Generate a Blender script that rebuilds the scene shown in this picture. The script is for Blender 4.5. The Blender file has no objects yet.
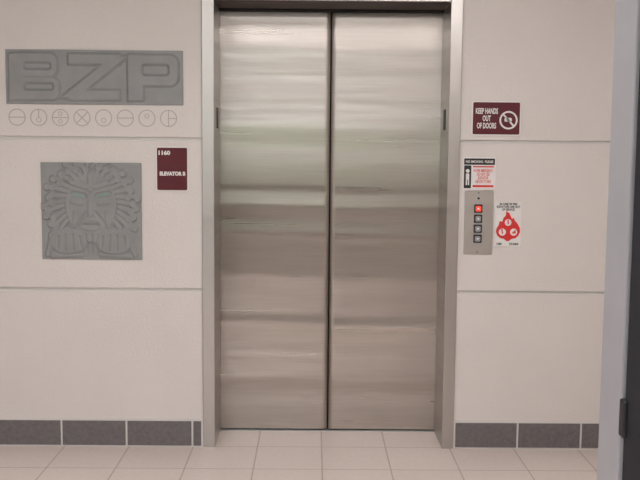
import bpy, bmesh, math, random
from mathutils import Matrix, Vector
sc=bpy.context.scene
sc.view_settings.view_transform='Standard'
COL=sc.collection

# ---------------------------------------------------------------- materials
def mat(name,col,rough=0.5,metal=0.0,emis=None,estr=0.0,spec=0.5):
    m=bpy.data.materials.new(name);m.use_nodes=True
    b=m.node_tree.nodes['Principled BSDF']
    b.inputs['Base Color'].default_value=(*col,1)
    b.inputs['Roughness'].default_value=rough
    b.inputs['Metallic'].default_value=metal
    b.inputs['Specular IOR Level'].default_value=spec
    if emis:
        b.inputs['Emission Color'].default_value=(*emis,1);b.inputs['Emission Strength'].default_value=estr
    return m
def noise_mat(name,c1,c2,scale=(5,5,5),rough=0.6,bump=0.0,bscale=200,dist=0.001,metal=0,detail=4,spec=.5):
    m=mat(name,c1,rough,metal,spec=spec);nt=m.node_tree;N=nt.nodes;L=nt.links;b=N['Principled BSDF']
    tc=N.new('ShaderNodeTexCoord');mp=N.new('ShaderNodeMapping');mp.inputs['Scale'].default_value=scale
    nz=N.new('ShaderNodeTexNoise');nz.inputs['Scale'].default_value=1;nz.inputs['Detail'].default_value=detail
    rp=N.new('ShaderNodeValToRGB');rp.color_ramp.elements[0].color=(*c1,1);rp.color_ramp.elements[1].color=(*c2,1)
    rp.color_ramp.elements[0].position=.3;rp.color_ramp.elements[1].position=.7
    L.new(tc.outputs['Object'],mp.inputs['Vector']);L.new(mp.outputs[0],nz.inputs['Vector']);L.new(nz.outputs['Fac'],rp.inputs[0]);L.new(rp.outputs[0],b.inputs['Base Color'])
    if bump:
        n2=N.new('ShaderNodeTexNoise');n2.inputs['Scale'].default_value=bscale;n2.inputs['Detail'].default_value=2
        L.new(tc.outputs['Object'],n2.inputs['Vector'])
        bp=N.new('ShaderNodeBump');bp.inputs['Strength'].default_value=bump;bp.inputs['Distance'].default_value=dist
        L.new(n2.outputs['Fac'],bp.inputs['Height']);L.new(bp.outputs[0],b.inputs['Normal'])
    return m
M_wall=noise_mat('stippled_wall_vinyl',(0.655,0.61,0.58),(0.685,0.64,0.61),(3,3,3),0.55,0.7,90,0.003)
M_groove=mat('reveal_strip',(0.60,0.58,0.56),0.5)
M_base=noise_mat('grey_base_tile',(0.125,0.11,0.112),(0.165,0.15,0.15),(60,60,60),0.5,0.3,300,0.0005)
M_grout=mat('white_grout',(0.62,0.60,0.57),0.8)
M_ceil=noise_mat('ceiling_tile',(0.27,0.235,0.21),(0.31,0.27,0.24),(40,40,40),0.9)
M_maroon=noise_mat('maroon_plastic',(0.085,0.003,0.010),(0.10,0.004,0.013),(30,30,30),0.6)
M_white=noise_mat('white_plastic',(0.72,0.70,0.68),(0.76,0.74,0.72),(30,30,30),0.6)
M_black=noise_mat('black_plastic',(0.012,0.012,0.014),(0.02,0.02,0.022),(30,30,30),0.5)
M_ink=mat('black_ink',(0.03,0.03,0.03),0.6)
M_red=noise_mat('red_print',(0.62,0.02,0.02),(0.68,0.03,0.025),(30,30,30),0.55)
M_plaque=noise_mat('grey_cast_plaque',(0.24,0.243,0.24),(0.275,0.278,0.275),(14,14,14),0.5,0.15,60,0.002)
M_eye=mat('verdigris_inlay',(0.20,0.29,0.26),0.6)
M_line=mat('etched_line',(0.42,0.39,0.37),0.6)
M_dark=mat('dark_shaft',(0.01,0.009,0.009),0.9)
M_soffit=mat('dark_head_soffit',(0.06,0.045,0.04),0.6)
M_jamb=noise_mat('painted_steel_jamb',(0.36,0.36,0.39),(0.39,0.39,0.42),(8,8,8),0.45)
M_leaf=noise_mat('dark_door_paint',(0.022,0.022,0.028),(0.028,0.028,0.034),(8,8,8),0.7,spec=.2)
M_lit=mat('lit_button',(0.7,0.03,0.02),0.4,0,(1,0.08,0.04),0.8)
M_btn=mat('button_cap',(0.30,0.31,0.34),0.35)
M_panel=mat('light_diffuser',(0.9,0.9,0.9),0.5,0,(1.0,0.98,0.975),16.0)
M_frame_al=mat('aluminium_trim',(0.5,0.5,0.5),0.4,0.8)
M_green=noise_mat('hedge_leaves',(0.10,0.18,0.06),(0.24,0.34,0.13),(6,6,6),0.9)

def steel(name,col,rough,aniso=0.0,rot=0.0,streak=0.0):
    m=mat(name,col,rough,1.0);nt=m.node_tree;N=nt.nodes;L=nt.links;b=N['Principled BSDF']
    tc=N.new('ShaderNodeTexCoord');mp=N.new('ShaderNodeMapping');mp.inputs['Scale'].default_value=(1.1,1.1,30)
    nz=N.new('ShaderNodeTexNoise');nz.inputs['Scale'].default_value=1;nz.inputs['Detail'].default_value=2
    L.new(tc.outputs['Object'],mp.inputs[0]);L.new(mp.outputs[0],nz.inputs['Vector'])
    mr=N.new('ShaderNodeMapRange');mr.inputs['From Min'].default_value=.3;mr.inputs['From Max'].default_value=.7
    mr.inputs['To Min'].default_value=max(rough-.05,.05);mr.inputs['To Max'].default_value=rough+.05
    L.new(nz.outputs['Fac'],mr.inputs['Value']);L.new(mr.outputs[0],b.inputs['Roughness'])
    if streak:
        # fine polishing grain, plus horizontal reflection streaks put into the base colour
        m2=N.new('ShaderNodeMapping');m2.inputs['Scale'].default_value=(5,5,160)
        n2=N.new('ShaderNodeTexNoise');n2.inputs['Scale'].default_value=1;n2.inputs['Detail'].default_value=3
        L.new(tc.outputs['Object'],m2.inputs[0]);L.new(m2.outputs[0],n2.inputs['Vector'])
        rp=N.new('ShaderNodeValToRGB');rp.color_ramp.elements[0].position=.3;rp.color_ramp.elements[1].position=.7
        rp.color_ramp.elements[0].color=(*[c*.95 for c in col],1);rp.color_ramp.elements[1].color=(*[c*1.04 for c in col],1)
        L.new(n2.outputs['Fac'],rp.inputs[0]);L.new(rp.outputs[0],b.inputs['Base Color'])
        bp=N.new('ShaderNodeBump');bp.inputs['Strength'].default_value=1.0;bp.inputs['Distance'].default_value=.0006*streak
        L.new(nz.outputs['Fac'],bp.inputs['Height']);L.new(bp.outputs[0],b.inputs['Normal'])
    if aniso:
        tg=N.new('ShaderNodeTangent');tg.direction_type='UV_MAP'
        L.new(tg.outputs[0],b.inputs['Tangent'])
        b.inputs['Anisotropic'].default_value=aniso;b.inputs['Anisotropic Rotation'].default_value=rot
    return m
M_door=steel('brushed_door_steel',(0.545,0.50,0.46),0.32,0.88,0.0,streak=0.13)
M_frame=steel('brushed_frame_steel',(0.50,0.475,0.455),0.34)
M_plate=steel('brushed_plate_steel',(0.50,0.47,0.44),0.42)

# floor tiles
def floor_mat():
    m=mat('beige_floor_tile',(0.5,0.4,0.33),0.33);nt=m.node_tree;N=nt.nodes;L=nt.links;b=N['Principled BSDF']
    tc=N.new('ShaderNodeTexCoord');mp=N.new('ShaderNodeMapping')
    mp.inputs['Location'].default_value=(0.03+3.125,3.125*2,0)
    br=N.new('ShaderNodeTexBrick');br.offset=0;br.squash=1
    br.inputs['Scale'].default_value=1;br.inputs['Brick Width'].default_value=.3125;br.inputs['Row Height'].default_value=.3125
    br.inputs['Mortar Size'].default_value=.0035;br.inputs['Mortar Smooth'].default_value=.2;br.inputs['Bias'].default_value=0
    br.inputs['Color1'].default_value=(0.705,0.615,0.56,1);br.inputs['Color2'].default_value=(0.735,0.64,0.585,1)
    br.inputs['Mortar'].default_value=(0.47,0.40,0.35,1)
    L.new(tc.outputs['Object'],mp.inputs[0]);L.new(mp.outputs[0],br.inputs['Vector'])
    nz=N.new('ShaderNodeTexNoise');nz.inputs['Scale'].default_value=45;nz.inputs['Detail'].default_value=4
    L.new(tc.outputs['Object'],nz.inputs['Vector'])
    mx=N.new('ShaderNodeMixRGB');mx.blend_type='OVERLAY';mx.inputs[0].default_value=.15
    L.new(br.outputs['Color'],mx.inputs[1]);L.new(nz.outputs['Fac'],mx.inputs[2]);L.new(mx.outputs[0],b.inputs['Base Color'])
    bp=N.new('ShaderNodeBump');bp.invert=True;bp.inputs['Strength'].default_value=.5;bp.inputs['Distance'].default_value=.002
    L.new(br.outputs['Fac'],bp.inputs['Height']);L.new(bp.outputs[0],b.inputs['Normal'])
    return m
M_floor=floor_mat()

# ---------------------------------------------------------------- helpers
def empty(name,loc=(0,0,0)):
    e=bpy.data.objects.new(name,None);e.empty_display_size=.1;e.location=loc;COL.objects.link(e);return e
def link(name,me,m,parent=None):
    o=bpy.data.objects.new(name,me);COL.objects.link(o)
    if m is not None: me.materials.append(m)
    if parent: o.parent=parent;o.matrix_parent_inverse=Matrix.Translation(-parent.location)
    return o
def boxes(name,lst,m,parent=None,bevel=0.0,seg=2):
    bm=bmesh.new()
    for (x0,x1,y0,y1,z0,z1) in lst:
        r=bmesh.ops.create_cube(bm,size=1)
        for v in r['verts']:
            v.co=Vector(((x0+x1)/2+v.co.x*(x1-x0),(y0+y1)/2+v.co.y*(y1-y0),(z0+z1)/2+v.co.z*(z1-z0)))
    me=bpy.data.meshes.new(name);bm.to_mesh(me);bm.free()
    o=link(name,me,m,parent)
    if bevel:
        b=o.modifiers.new('b','BEVEL');b.width=bevel;b.segments=seg;b.limit_method='ANGLE'
    return o
def rrect(cx,cz,w,h,r,n=6):
    pts=[]
    for (sx,sz,a0) in ((1,1,0),(-1,1,90),(-1,-1,180),(1,-1,270)):
        for i in range(n+1):
            a=math.radians(a0+90*i/n);pts.append((cx+sx*(w/2-r)+r*math.cos(a),cz+sz*(h/2-r)+r*math.sin(a)))
    # corners are mirrored by sx/sz above, so rebuild with plain angles
    pts=[]
    for (sx,sz,a0) in ((1,1,0),(-1,1,90),(-1,-1,180),(1,-1,270)):
        for i in range(n+1):
            a=math.radians(a0+90*i/n);pts.append((cx+sx*(w/2-r)+r*math.cos(a),cz+sz*(h/2-r)+r*math.sin(a)))
    return pts
def circ(cx,cz,r,n=32):return [(cx+r*math.cos(2*math.pi*i/n),cz+r*math.sin(2*math.pi*i/n)) for i in range(n)]
def prism(name,loops,y0,y1,m,parent=None,bevel=0):
    """extruded polygons in the XZ plane, front face at y0 (towards the lobby), back at y1"""
    bm=bmesh.new()
    for pts in loops:
        f=[bm.verts.new((p[0],y0,p[1])) for p in pts];k=[bm.verts.new((p[0],y1,p[1])) for p in pts];n=len(pts)
        bm.faces.new(f);bm.faces.new(list(reversed(k)))
        for i in range(n):bm.faces.new((f[i],k[i],k[(i+1)%n],f[(i+1)%n]))
    bmesh.ops.recalc_face_normals(bm,faces=bm.faces)
    me=bpy.data.meshes.new(name);bm.to_mesh(me);bm.free();o=link(name,me,m,parent)
    if bevel:
        b=o.modifiers.new('b','BEVEL');b.width=bevel;b.segments=2;b.limit_method='ANGLE'
    return o
def ring(name,items,y0,y1,m,parent=None,n=40):
    bm=bmesh.new()
    for (cx,cz,ro,ri) in items:
        A=[];
        for i in range(n):
            a=2*math.pi*i/n;c,s=math.cos(a),math.sin(a)
            A.append([bm.verts.new((cx+ro*c,y0,cz+ro*s)),bm.verts.new((cx+ri*c,y0,cz+ri*s)),bm.verts.new((cx+ri*c,y1,cz+ri*s)),bm.verts.new((cx+ro*c,y1,cz+ro*s))])
        for i in range(n):
            p,q=A[i],A[(i+1)%n]
            for j in range(4):bm.faces.new((p[j],p[(j+1)%4],q[(j+1)%4],q[j]))
    bmesh.ops.recalc_face_normals(bm,faces=bm.faces)
    me=bpy.data.meshes.new(name);bm.to_mesh(me);bm.free();return link(name,me,m,parent)
def bar(x0,z0,x1,z1,w):
    d=Vector((x1-x0,z1-z0));d.normalize();n=Vector((-d.y,d.x))*w/2
    return [(x0+n.x,z0+n.y),(x1+n.x,z1+n.y),(x1-n.x,z1-n.y),(x0-n.x,z0-n.y)]
def text(name,s,cx,cz,h,y,m,parent,width=None,bold=0.0,line=1.0):
    cu=bpy.data.curves.new(name,'FONT');cu.body=s;cu.align_x='CENTER';cu.align_y='CENTER';cu.size=h;cu.extrude=.0003;cu.offset=bold;cu.space_line=line;cu.resolution_u=3
    o=bpy.data.objects.new(name,cu);COL.objects.link(o)
    bpy.context.view_layer.update()
    dg=bpy.context.evaluated_depsgraph_get();me=bpy.data.meshes.new_from_object(o.evaluated_get(dg))
    bpy.data.objects.remove(o)
    xs=[v.co.x for v in me.vertices];ys=[v.co.y for v in me.vertices];mx=(min(xs)+max(xs))/2;my=(min(ys)+max(ys))/2
    k=1 if width is None else width/(max(xs)-min(xs))
    for v in me.vertices:
        x,yy,z=v.co;v.co=(cx+(x-mx)*k,y-z,cz+(yy-my))
    me.materials.clear();return link(name,me,m,parent)

# ---------------------------------------------------------------- room shell
XL,XR,YB,ZC=-3.2,1.9,-8.0,2.85
boxes('floor',[(XL-.15,XR+.15,YB-.15,.62,-.12,0)],M_floor)
boxes('ceiling',[(XL-.15,XR+.15,YB-.15,.3,ZC,ZC+.1)],M_ceil)
FL,FR,FT=-.607,.612,2.20     # outer edges of elevator frame
g=.007
rows=[(0,.77-g),(.77+g,1.49-g),(1.49+g,2.21-g),(2.21+g,ZC)]
pl=[]
for z0,z1 in rows:
    if z0<2.2:
        pl.append((XL,FL,0,.03,z0,z1));pl.append((FR,XR,0,.03,z0,z1))
    else: pl.append((XL,XR,0,.03,z0,z1))
wb=boxes('wall_back',pl,M_wall,None,.003,2)
core=boxes('wall_core',[(XL,FL+.01,.010,.30,0,ZC),(FR-.01,XR,.010,.30,0,ZC),(FL+.01,FR-.01,.010,.30,FT,ZC)],M_groove,wb)
boxes('wall_left',[(XL-.15,XL,YB,.3,0,ZC)],M_wall)
boxes('wall_right',[(XR,XR+.15,YB,.3,0,ZC)],M_wall)
# wall behind the photographer with a wide window
wx0,wx1,wz0,wz1=-2.4,1.5,1.0,2.45
wf=boxes('wall_front',[(XL,XR,YB-.15,YB,0,wz0),(XL,XR,YB-.15,YB,wz1,ZC),(XL,wx0,YB-.15,YB,wz0,wz1),(wx1,XR,YB-.15,YB,wz0,wz1)],noise_mat('dark_brown_wall',(0.10,0.07,0.06),(0.13,0.095,0.08),(3,3,3),.6))
w=empty('window_1',(0,YB,0))
fr=[(wx0,wx1,YB-.1,YB-.04,wz0,wz0+.05),(wx0,wx1,YB-.1,YB-.04,wz1-.05,wz1)]
for i in range(5):
    x=wx0+(wx1-wx0-.05)*i/4;fr.append((x,x+.05,YB-.1,YB-.04,wz0,wz1))
boxes('mullions',fr,M_frame_al,w,.004)
boxes('lawn',[(-14,14,-11.9,YB-.2,-.3,-.1)],M_green)
hb=bpy.data.meshes.new('hedge');bm=bmesh.new()
random.seed(3)
for i in range(26):
    r=bmesh.ops.create_icosphere(bm,subdivisions=3,radius=1.0)
    c=Vector((-11+i*.88,-14+random.uniform(-.4,.4),random.uniform(.6,1.0)));s=random.uniform(.8,1.15)
    for v in r['verts']:
        v.co=c+v.co*s*(1+.08*math.sin(v.co.x*17+i)*math.cos(v.co.z*15))
bm.to_mesh(hb);bm.free();link('hedge',hb,M_green)

# baseboard tiles
bb=empty('baseboard_back',(0,0,0))
seamL=[-2.86,-2.543,-2.23,-1.923,-1.606,-1.294,-.979,-.659,-.612]
seamR=[.617,.925,1.235,1.545,1.86]
tl=[]
for S in (seamL,seamR):
    for a,b in zip(S[:-1],S[1:]): tl.append((a+.0045,b-.0045,-.012,0.0,.006,.128))
boxes('tiles',tl,M_base,bb,.002)
boxes('grout',[(XL,FL,-.009,0,0,.132),(FR,XR,-.009,0,0,.132)],M_grout,bb)

# ---------------------------------------------------------------- elevator frame
ef=empty('elevator_door_frame',(0,0,0))
IL,IR,IT=-.549,.555,2.135
D=.262
boxes('jamb_left',[(FL,IL,-.014,D,0,FT)],M_frame,ef,.003)
boxes('jamb_right',[(IR,FR,-.014,D,0,FT)],M_frame,ef,.003)
boxes('head',[(IL,IR,-.014,D,IT,FT)],M_frame,ef,.003)
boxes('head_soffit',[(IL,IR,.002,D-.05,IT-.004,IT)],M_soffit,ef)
boxes('head_seal',[(IL,IR,D-.05,D+.02,IT-.012,IT)],M_dark,ef)
boxes('floor_plate_left',[(IL,IL+.003,.09,.15,1.545,1.645)],M_black,ef,.001)
boxes('floor_plate_right',[(IR-.003,IR,.09,.15,1.545,1.645)],M_black,ef,.001)
boxes('sill',[(IL,IR,D-.012,D+.10,-.02,.004)],M_frame_al,ef)

# ---------------------------------------------------------------- elevator doors : slightly rippled sheet steel
ed=empty('elevator_door',(0,D,0))
def g1(z,c,w):return math.exp(-((z-c)/w)**2)
def prof(z):
    # metres of sheet waviness as a function of height
    d=0
    for c,wd,a in ((.555,.035,.0033),(.46,.05,-.0026),(.275,.035,.0034),(.19,.05,-.0018),(.80,.06,.0020),(1.02,.028,.0008),(1.09,.024,-.0007),(1.16,.026,.0010),(1.23,.024,-.0007),(1.45,.05,-.0006),(1.57,.05,.0009),(1.78,.05,-.0012),(1.95,.045,.0022),(2.06,.04,-.0014)):
        d+=a*g1(z,c,wd)
    return d
def panel(name,x0,x1,ph):
    z0,z1=.008,IT+.01;nx,nz=24,480
    bm=bmesh.new();uv=bm.loops.layers.uv.new('UVMap');G=[]
    for j in range(nz+1):
        z=z0+(z1-z0)*j/nz;row=[]
        for i in range(nx+1):
            t=i/nx;x=x0+(x1-x0)*t
            edge=.003 if i in (0,nx) else 0
            y=D+edge-prof(z+.008*math.sin(3*x+ph))*(.85+.2*math.sin(3.2*x+1.2*z+ph))
            row.append(bm.verts.new((x,y,z)))
        G.append(row)
    for j in range(nz):
        for i in range(nx):
            f=bm.faces.new((G[j][i],G[j][i+1],G[j+1][i+1],G[j+1][i]));f.smooth=True
            for l in f.loops:l[uv].uv=(l.vert.co.x,l.vert.co.z)
    me=bpy.data.meshes.new(name);bm.to_mesh(me);bm.free()
    o=link(name,me,M_door,ed)
    s=o.modifiers.new('s','SOLIDIFY');s.thickness=.03;s.offset=-1
    return o
mid=.003
panel('panel_left',IL-.03,mid-.004,0)
panel('panel_right',mid+.004,IR+.03,1.3)
boxes('rubber_astragal',[(mid-.004,mid+.004,D+.012,D+.03,.008,IT)],M_dark,ed)
boxes('shaft_lining',[(IL-.3,IR+.3,D+.06,D+.08,-.02,FT+.1)],M_dark,ed)

# ---------------------------------------------------------------- signs on the right
def sign(name,x0,x1,z0,z1,body,border=.006,r=.012,t=.006):
    e=empty(name,((x0+x1)/2,0,(z0+z1)/2));cx,cz=(x0+x1)/2,(z0+z1)/2
    prism('backing',[rrect(cx,cz,x1-x0,z1-z0,r)],-t,0,M_white,e,.0008)
    prism('face',[rrect(cx,cz,x1-x0-2*border,z1-z0-2*border,max(r-border,.003))],-t-.001,-t+.001,body,e)
    return e
s=sign('warning_sign',.664,.897,1.519,1.681,M_maroon)
text('lettering','KEEP HANDS\nOUT\nOF DOORS',.735,1.600,.036,-.0075,M_white,s,.105,.0012,.95)
ring('no_hands_ring',[(.838,1.592,.043,.035)],-.0085,-.006,M_white,s)
prism('no_hands_bar',[bar(.812,1.62,.864,1.564,.008),rrect(.836,1.594,.035,.018,.006)],-.0082,-.006,M_white,s)

s=sign('elevator_sign',-.826,-.672,1.243,1.455,M_maroon)
text('room_number','1160',-.785,1.425,.026,-.0075,M_white,s,.055,.0013)
text('lettering','ELEVATOR B',-.747,1.327,.024,-.0075,M_white,s,.122,.0014)
prism('insert_seam',[bar(-.818,1.362,-.68,1.362,.0015)],-.0073,-.006,M_ink,s)

s=sign('instruction_notice',.628,.785,1.262,1.417,M_white,.004,.008)
prism('header',[rrect(.7065,1.396,.146,.030,.002)],-.0078,-.006,M_black,s)
text('header_lettering','NO SMOKING  PLEASE',.7065,1.396,.016,-.0082,M_white,s,.13,.0004)
prism('pictogram_strip',[rrect(.651,1.324,.034,.108,.002)],-.0078,-.006,M_black,s)
prism('pictogram',[circ(.651,1.352,.009,16),rrect(.651,1.325,.016,.03,.003),bar(.646,1.31,.646,1.285,.006),bar(.656,1.31,.656,1.285,.006)],-.0084,-.007,M_white,s)
prism('red_rules',[bar(.676,1.372,.775,1.372,.006),bar(.676,1.280,.775,1.280,.010)],-.0078,-.006,M_red,s)
text('lettering','IN FIRE EMERGENCY\nDO NOT USE\nELEVATOR\nUSE EXIT STAIRS',.7255,1.328,.020,-.0075,M_red,s,.092,.0003,.85)

cp=empty('elevator_call_panel',(.71,0,1.106))
prism('plate',[rrect(.7095,1.106,.137,.304,.004)],-.006,0,M_plate,cp,.001)
zs=[1.173,1.125,1.077,1.029]
for i,z in enumerate(zs):
    prism('bezel_%d'%(i+1),[rrect(.706,z,.040,.040,.004)],-.010,-.005,M_black,cp,.001)
    prism('button_%d'%(i+1),[rrect(.706,z,.026,.026,.005)],-.013,-.009,M_lit if i==0 else M_btn,cp,.001)
prism('arrow_marks',[[(.698,1.169),(.714,1.169),(.706,1.180)],[(.698,1.122),(.714,1.122),(.706,1.132)],[(.698,1.081),(.706,1.071),(.714,1.081)],[(.698,1.033),(.706,1.023),(.714,1.033)]],-.0134,-.0125,M_white,cp)
ring('key_switch',[(.706,1.222,.012,.006)],-.009,-.005,M_frame_al,cp)
prism('key_core',[circ(.706,1.222,.006,16)],-.0085,-.005,M_black,cp)
prism('screws',[circ(.706,1.248,.003,10),circ(.706,.965,.003,10)],-.007,-.005,M_ink,cp)

fs=sign('fire_stairs_sign',.788,.913,.992,1.206,M_white,.003,.006,.004)
text('top_lettering','IN CASE OF FIRE\nELEVATORS ARE OUT\nOF SERVICE',.8505,1.183,.015,-.0055,M_ink,fs,.112,.0005,.9)
fl=[(-.010,.078),(.004,.068),(.012,.052),(.018,.040),(.026,.046),(.034,.030),(.044,.020),(.056,-.002),(.058,-.022),(.050,-.040),(.036,-.052),(.018,-.056),(.006,-.066),(-.006,-.066),(-.018,-.056),(-.036,-.052),(-.050,-.040),(-.058,-.022),(-.054,-.004),(-.044,.012),(-.040,.030),(-.028,.026),(-.022,.046),(-.012,.056)]
prism('flame',[[(.8505+x,1.085+z) for x,z in fl]],-.0058,-.004,M_red,fs)
prism('pictogram_discs',[circ(.8505,1.108,.016,20),circ(.824,1.062,.017,20),circ(.878,1.062,.017,20)],-.0064,-.005,M_white,fs)
prism('pictograms',[circ(.8505,1.117,.004,12),bar(.8505,1.113,.8505,1.100,.006),circ(.822,1.073,.004,12),bar(.822,1.069,.826,1.054,.006),[(.870,1.055),(.888,1.055),(.888,1.073),(.882,1.073),(.882,1.067),(.876,1.067),(.876,1.061),(.870,1.061)]],-.0069,-.006,M_red,fs)
text('bottom_lettering','USE         STAIRS',.8505,1.005,.014,-.0055,M_ink,fs,.105,.0006)

# ---------------------------------------------------------------- embossed plaques on the left
def heightfield(name,x0,x1,z0,z1,nx,nz,fn,amp,parent,t=.006):
    bm=bmesh.new();G=[]
    for j in range(nz+1):
        v=j/nz;row=[]
        for i in range(nx+1):
            u=i/nx;row.append(bm.verts.new((x0+(x1-x0)*u,-t-amp*fn(u,1-v),z0+(z1-z0)*v)))
        G.append(row)
    for j in range(nz):
        for i in range(nx):
            f=bm.faces.new((G[j][i],G[j][i+1],G[j+1][i+1],G[j+1][i]));f.smooth=True
    # side skirt back to the wall
    per=[G[0][i] for i in range(nx+1)]+[G[j][nx] for j in range(1,nz+1)]+[G[nz][i] for i in range(nx-1,-1,-1)]+[G[j][0] for j in range(nz-1,0,-1)]
    low=[bm.verts.new((p.co.x,0,p.co.z)) for p in per];n=len(per)
    for i in range(n):bm.faces.new((per[i],low[i],low[(i+1)%n],per[(i+1)%n]))
    me=bpy.data.meshes.new(name);bm.to_mesh(me);bm.free();return link(name,me,M_plaque,parent)
def ss(d,w=1.4):   # signed distance -> 1 inside, 0 outside
    t=min(1,max(0,.5-d/(2*w)));return t*t*(3-2*t)
def sbox(x,y,cx,cy,hx,hy,r=0):
    qx=abs(x-cx)-hx+r;qy=abs(y-cy)-hy+r
    return math.hypot(max(qx,0),max(qy,0))+min(max(qx,qy),0)-r
def sseg(x,y,ax,ay,bx,by,r):
    px,py,dx,dy=x-ax,y-ay,bx-ax,by-ay;h=max(0,min(1,(px*dx+py*dy)/(dx*dx+dy*dy)))
    return math.hypot(px-dx*h,py-dy*h)-r
def sell(x,y,cx,cy,rx,ry):
    k=math.hypot((x-cx)/rx,(y-cy)/ry);return (k-1)*min(rx,ry)
def f_bzp(u,v):
    x,y=u*176,v*53
    b=min(sbox(x,y,28,15,24,12,8),sbox(x,y,29,38,25,11.5,8),sbox(x,y,12,26.5,9,23,1))
    b=max(b,-sbox(x,y,32,16,13,3.2,2),-sbox(x,y,33,36,14,3.2,2))
    z=min(sbox(x,y,88,9,26,5.5,1),sbox(x,y,88,44,26,5.5,1))
    diag=max(abs((x-88)*.62+(y-26.5)*.785)-5.5, abs(y-26.5)-21)
    z=min(z,diag)
    p=min(sbox(x,y,147,19.5,25,15.5,9),sbox(x,y,129,26.5,8,23,1))
    p=max(p,-sbox(x,y,149,19,13,5,3))
    return ss(min(b,z,p),1.5)
def f_mask(u,v):
    x,y=u*101,v*97
    h=0
    # wild curled locks over the head and down both sides
    r=math.hypot(x-50,y-44);a=math.degrees(math.atan2(44-y,x-50))
    if a<-120:a+=360
    if -40<a<220:
        for R0,R1,st,rr,of in ((28,41,10.5,2.3,0),(40,46,12,2.2,5)):
            k=round((a-of)/st)
            for kk in (k-1,k,k+1):
                al=kk*st+of
                if al<-34 or al>214: continue
                aa=math.radians(al);ab=math.radians(al+7*(1 if al>90 else -1))
                e=1+.06*math.sin(kk*2.3)
                d=sseg(x,y,50+R0*math.cos(aa),44-R0*math.sin(aa),50+R1*e*math.cos(ab),44-R1*e*math.sin(ab),rr)
                h=max(h,.85*ss(d,1.0))
                cx,cy=50+R1*e*math.cos(ab),44-R1*e*math.sin(ab)
                d=math.hypot(x-cx,y-cy);h=max(h,.95*ss(abs(d-2.6)-1.1,.8))
    face=min(sell(x,y,50,42,26,33),sbox(x,y,50,60,20,20,8))
    h=max(h,.8*ss(face,1.5))
    # brow plate, cheek plates, nose and jaws
    for s in (-1,1):
        X=50+s*(x-50)
        h+=.45*ss(sseg(X,y,55,24,70,19,2.8),1.2)
        h-=.75*ss(sseg(X,y,57,33,68,31,2.6),1.2)
        h+=.35*ss(sseg(X,y,59,41,69,39,1.8),1)
        h-=.5*ss(sseg(X,y,55,50,64,62,1.5),1)
        h+=.4*ss(sseg(X,y,66,50,67,64,1.5),1)
        h=max(h,.95*ss(sell(X,y,73,79,19,13),1.3))
        for q in range(4):
            h-=.4*ss(sseg(X,y,62+q*7,72+abs(q-1.5)*1.5,60+q*8,88-abs(q-1.5)*1.5,1.1),.9)
        h=max(h,.8*ss(sseg(X,y,86,62,94,92,2.6),1.2))
        h=max(h,.7*ss(sseg(X,y,60,93,90,94,1.6),1.2))
    h+=.4*ss(sseg(x,y,50,12,50,27,2.4),1.2)
    h+=.4*ss(sseg(x,y,50,34,50,50,2.8),1.4)
    h+=.35*ss(abs(sell(x,y,50,62,10,5))-1.2,1)
    h-=.6*ss(sseg(x,y,43,62,57,62,1.2),1)
    for q in (-6,0,6):
        h-=.35*ss(sseg(x,y,50+q,72,50+q*.8,90,1.1),.9)
    return h
p1=empty('embossed_letter_plaque',(-1.11,0,1.775))
heightfield('relief',-1.524,-.695,1.648,1.900,352,106,f_bzp,.011,p1)
p2=empty('embossed_mask_plaque',(-1.132,0,1.146))
heightfield('relief',-1.370,-.895,.915,1.376,232,224,f_mask,.010,p2)
def E(x,y):return (-1.370+.475*x/101,1.376-.461*y/97)
ey=[]
for sgn in (-1,1):
    q=[(57,34.5),(68,32.5),(69,30),(58,31.5)]
    q=[E(50+sgn*(a-50),b) for a,b in q];ey.append(q if sgn<0 else q[::-1])
prism('eye_inlays',ey,-.0085,-.006,M_eye,p2)

gl=empty('circular_glyph_lettering',(-1.12,0,1.586))
R=.040;xs=[-1.477+.1017*i for i in range(8)];zc=1.586;lw=.0042
rings=[(x,zc,R,R-lw) for x in xs];br=[]
rings+=[(xs[1],zc-.012,.012,.009),(xs[2],zc+.018,.010,.007),(xs[2],zc-.018,.010,.007),(xs[4],zc-.012,.012,.009),(xs[6],zc+.010,.011,.008)]
br+=[bar(xs[0]-R,zc,xs[0]+R,zc,lw),bar(xs[1],zc+R,xs[1],zc,lw),bar(xs[2]-R,zc,xs[2]+R,zc,lw),bar(xs[5]-R,zc,xs[5]+R,zc,lw),bar(xs[7],zc-R,xs[7],zc+R,lw),bar(xs[7],zc,xs[7]+R,zc,lw)]
q=R*.7071
br+=[bar(xs[3]-q,zc-q,xs[3]+q,zc+q,lw),bar(xs[3]-q,zc+q,xs[3]+q,zc-q,lw)]
ring('rings',rings,-.0015,0,M_line,gl)
prism('strokes',br,-.0014,0,M_line,gl)

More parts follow.
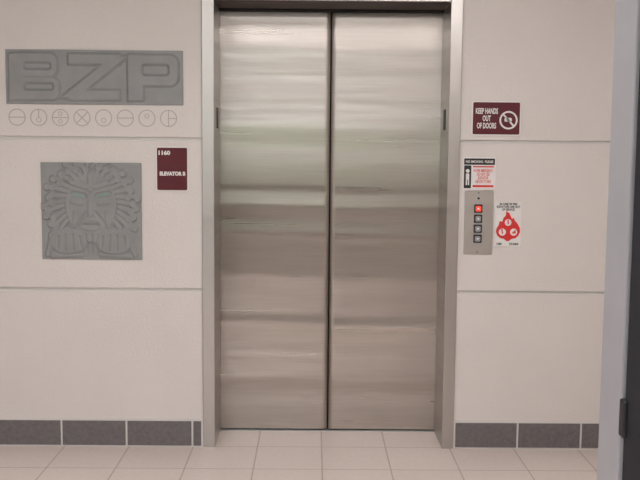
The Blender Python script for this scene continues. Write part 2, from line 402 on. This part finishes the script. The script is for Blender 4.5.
# ---------------------------------------------------------------- doorway the photographer stands in (right jamb + opened leaf)
dp=boxes('wall_partition',[(.56,XR,-2.66,-2.58,0,ZC)],M_wall)
dd=empty('door_1',(.5,-2.6,0))
boxes('steel_jamb',[(.484,.56,-2.68,-2.56,0,2.15),(.497,.56,-2.655,-2.60,0,2.15)],M_jamb,dd,.003)
boxes('door_leaf',[(.490,.535,-3.60,-2.683,.01,2.12)],M_leaf,dd,.003)
boxes('hinges',[(.482,.495,-2.70,-2.675,.92,.99),(.482,.495,-2.70,-2.675,1.85,1.92),(.482,.495,-2.70,-2.675,.2,.27)],M_black,dd,.004)

# ---------------------------------------------------------------- lights
def troffer(x,y,wx=1.2,wy=.6):
    e=empty('ceiling_light',(x,y,ZC))
    boxes('housing',[(x-wx/2-.03,x+wx/2+.03,y-wy/2-.03,y-wy/2,ZC-.03,ZC),(x-wx/2-.03,x+wx/2+.03,y+wy/2,y+wy/2+.03,ZC-.03,ZC),(x-wx/2-.03,x-wx/2,y-wy/2,y+wy/2,ZC-.03,ZC),(x+wx/2,x+wx/2+.03,y-wy/2,y+wy/2,ZC-.03,ZC)],M_frame_al,e)
    boxes('diffuser',[(x-wx/2,x+wx/2,y-wy/2,y+wy/2,ZC-.02,ZC)],M_panel,e)
troffer(-1.6,-2.6);troffer(.5,-2.1);troffer(-.2,-5.6);troffer(-2.0,-5.6)
wd=bpy.data.worlds.new('sky');sc.world=wd;wd.use_nodes=True
bg=wd.node_tree.nodes['Background'];bg.inputs[0].default_value=(.95,.96,1,1);bg.inputs[1].default_value=3.6

# ---------------------------------------------------------------- camera
cd=bpy.data.cameras.new('camera');cd.sensor_width=36;cd.lens=50.6
co=bpy.data.objects.new('camera',cd);COL.objects.link(co)
Rm=Matrix.Rotation(math.radians(-0.45),4,'Z')@Matrix.Rotation(math.radians(90-5.52),4,'X')@Matrix.Rotation(math.radians(0.5),4,'Z')
co.matrix_world=Matrix.Translation((-0.08,-4.28,1.43))@Rm
sc.camera=co
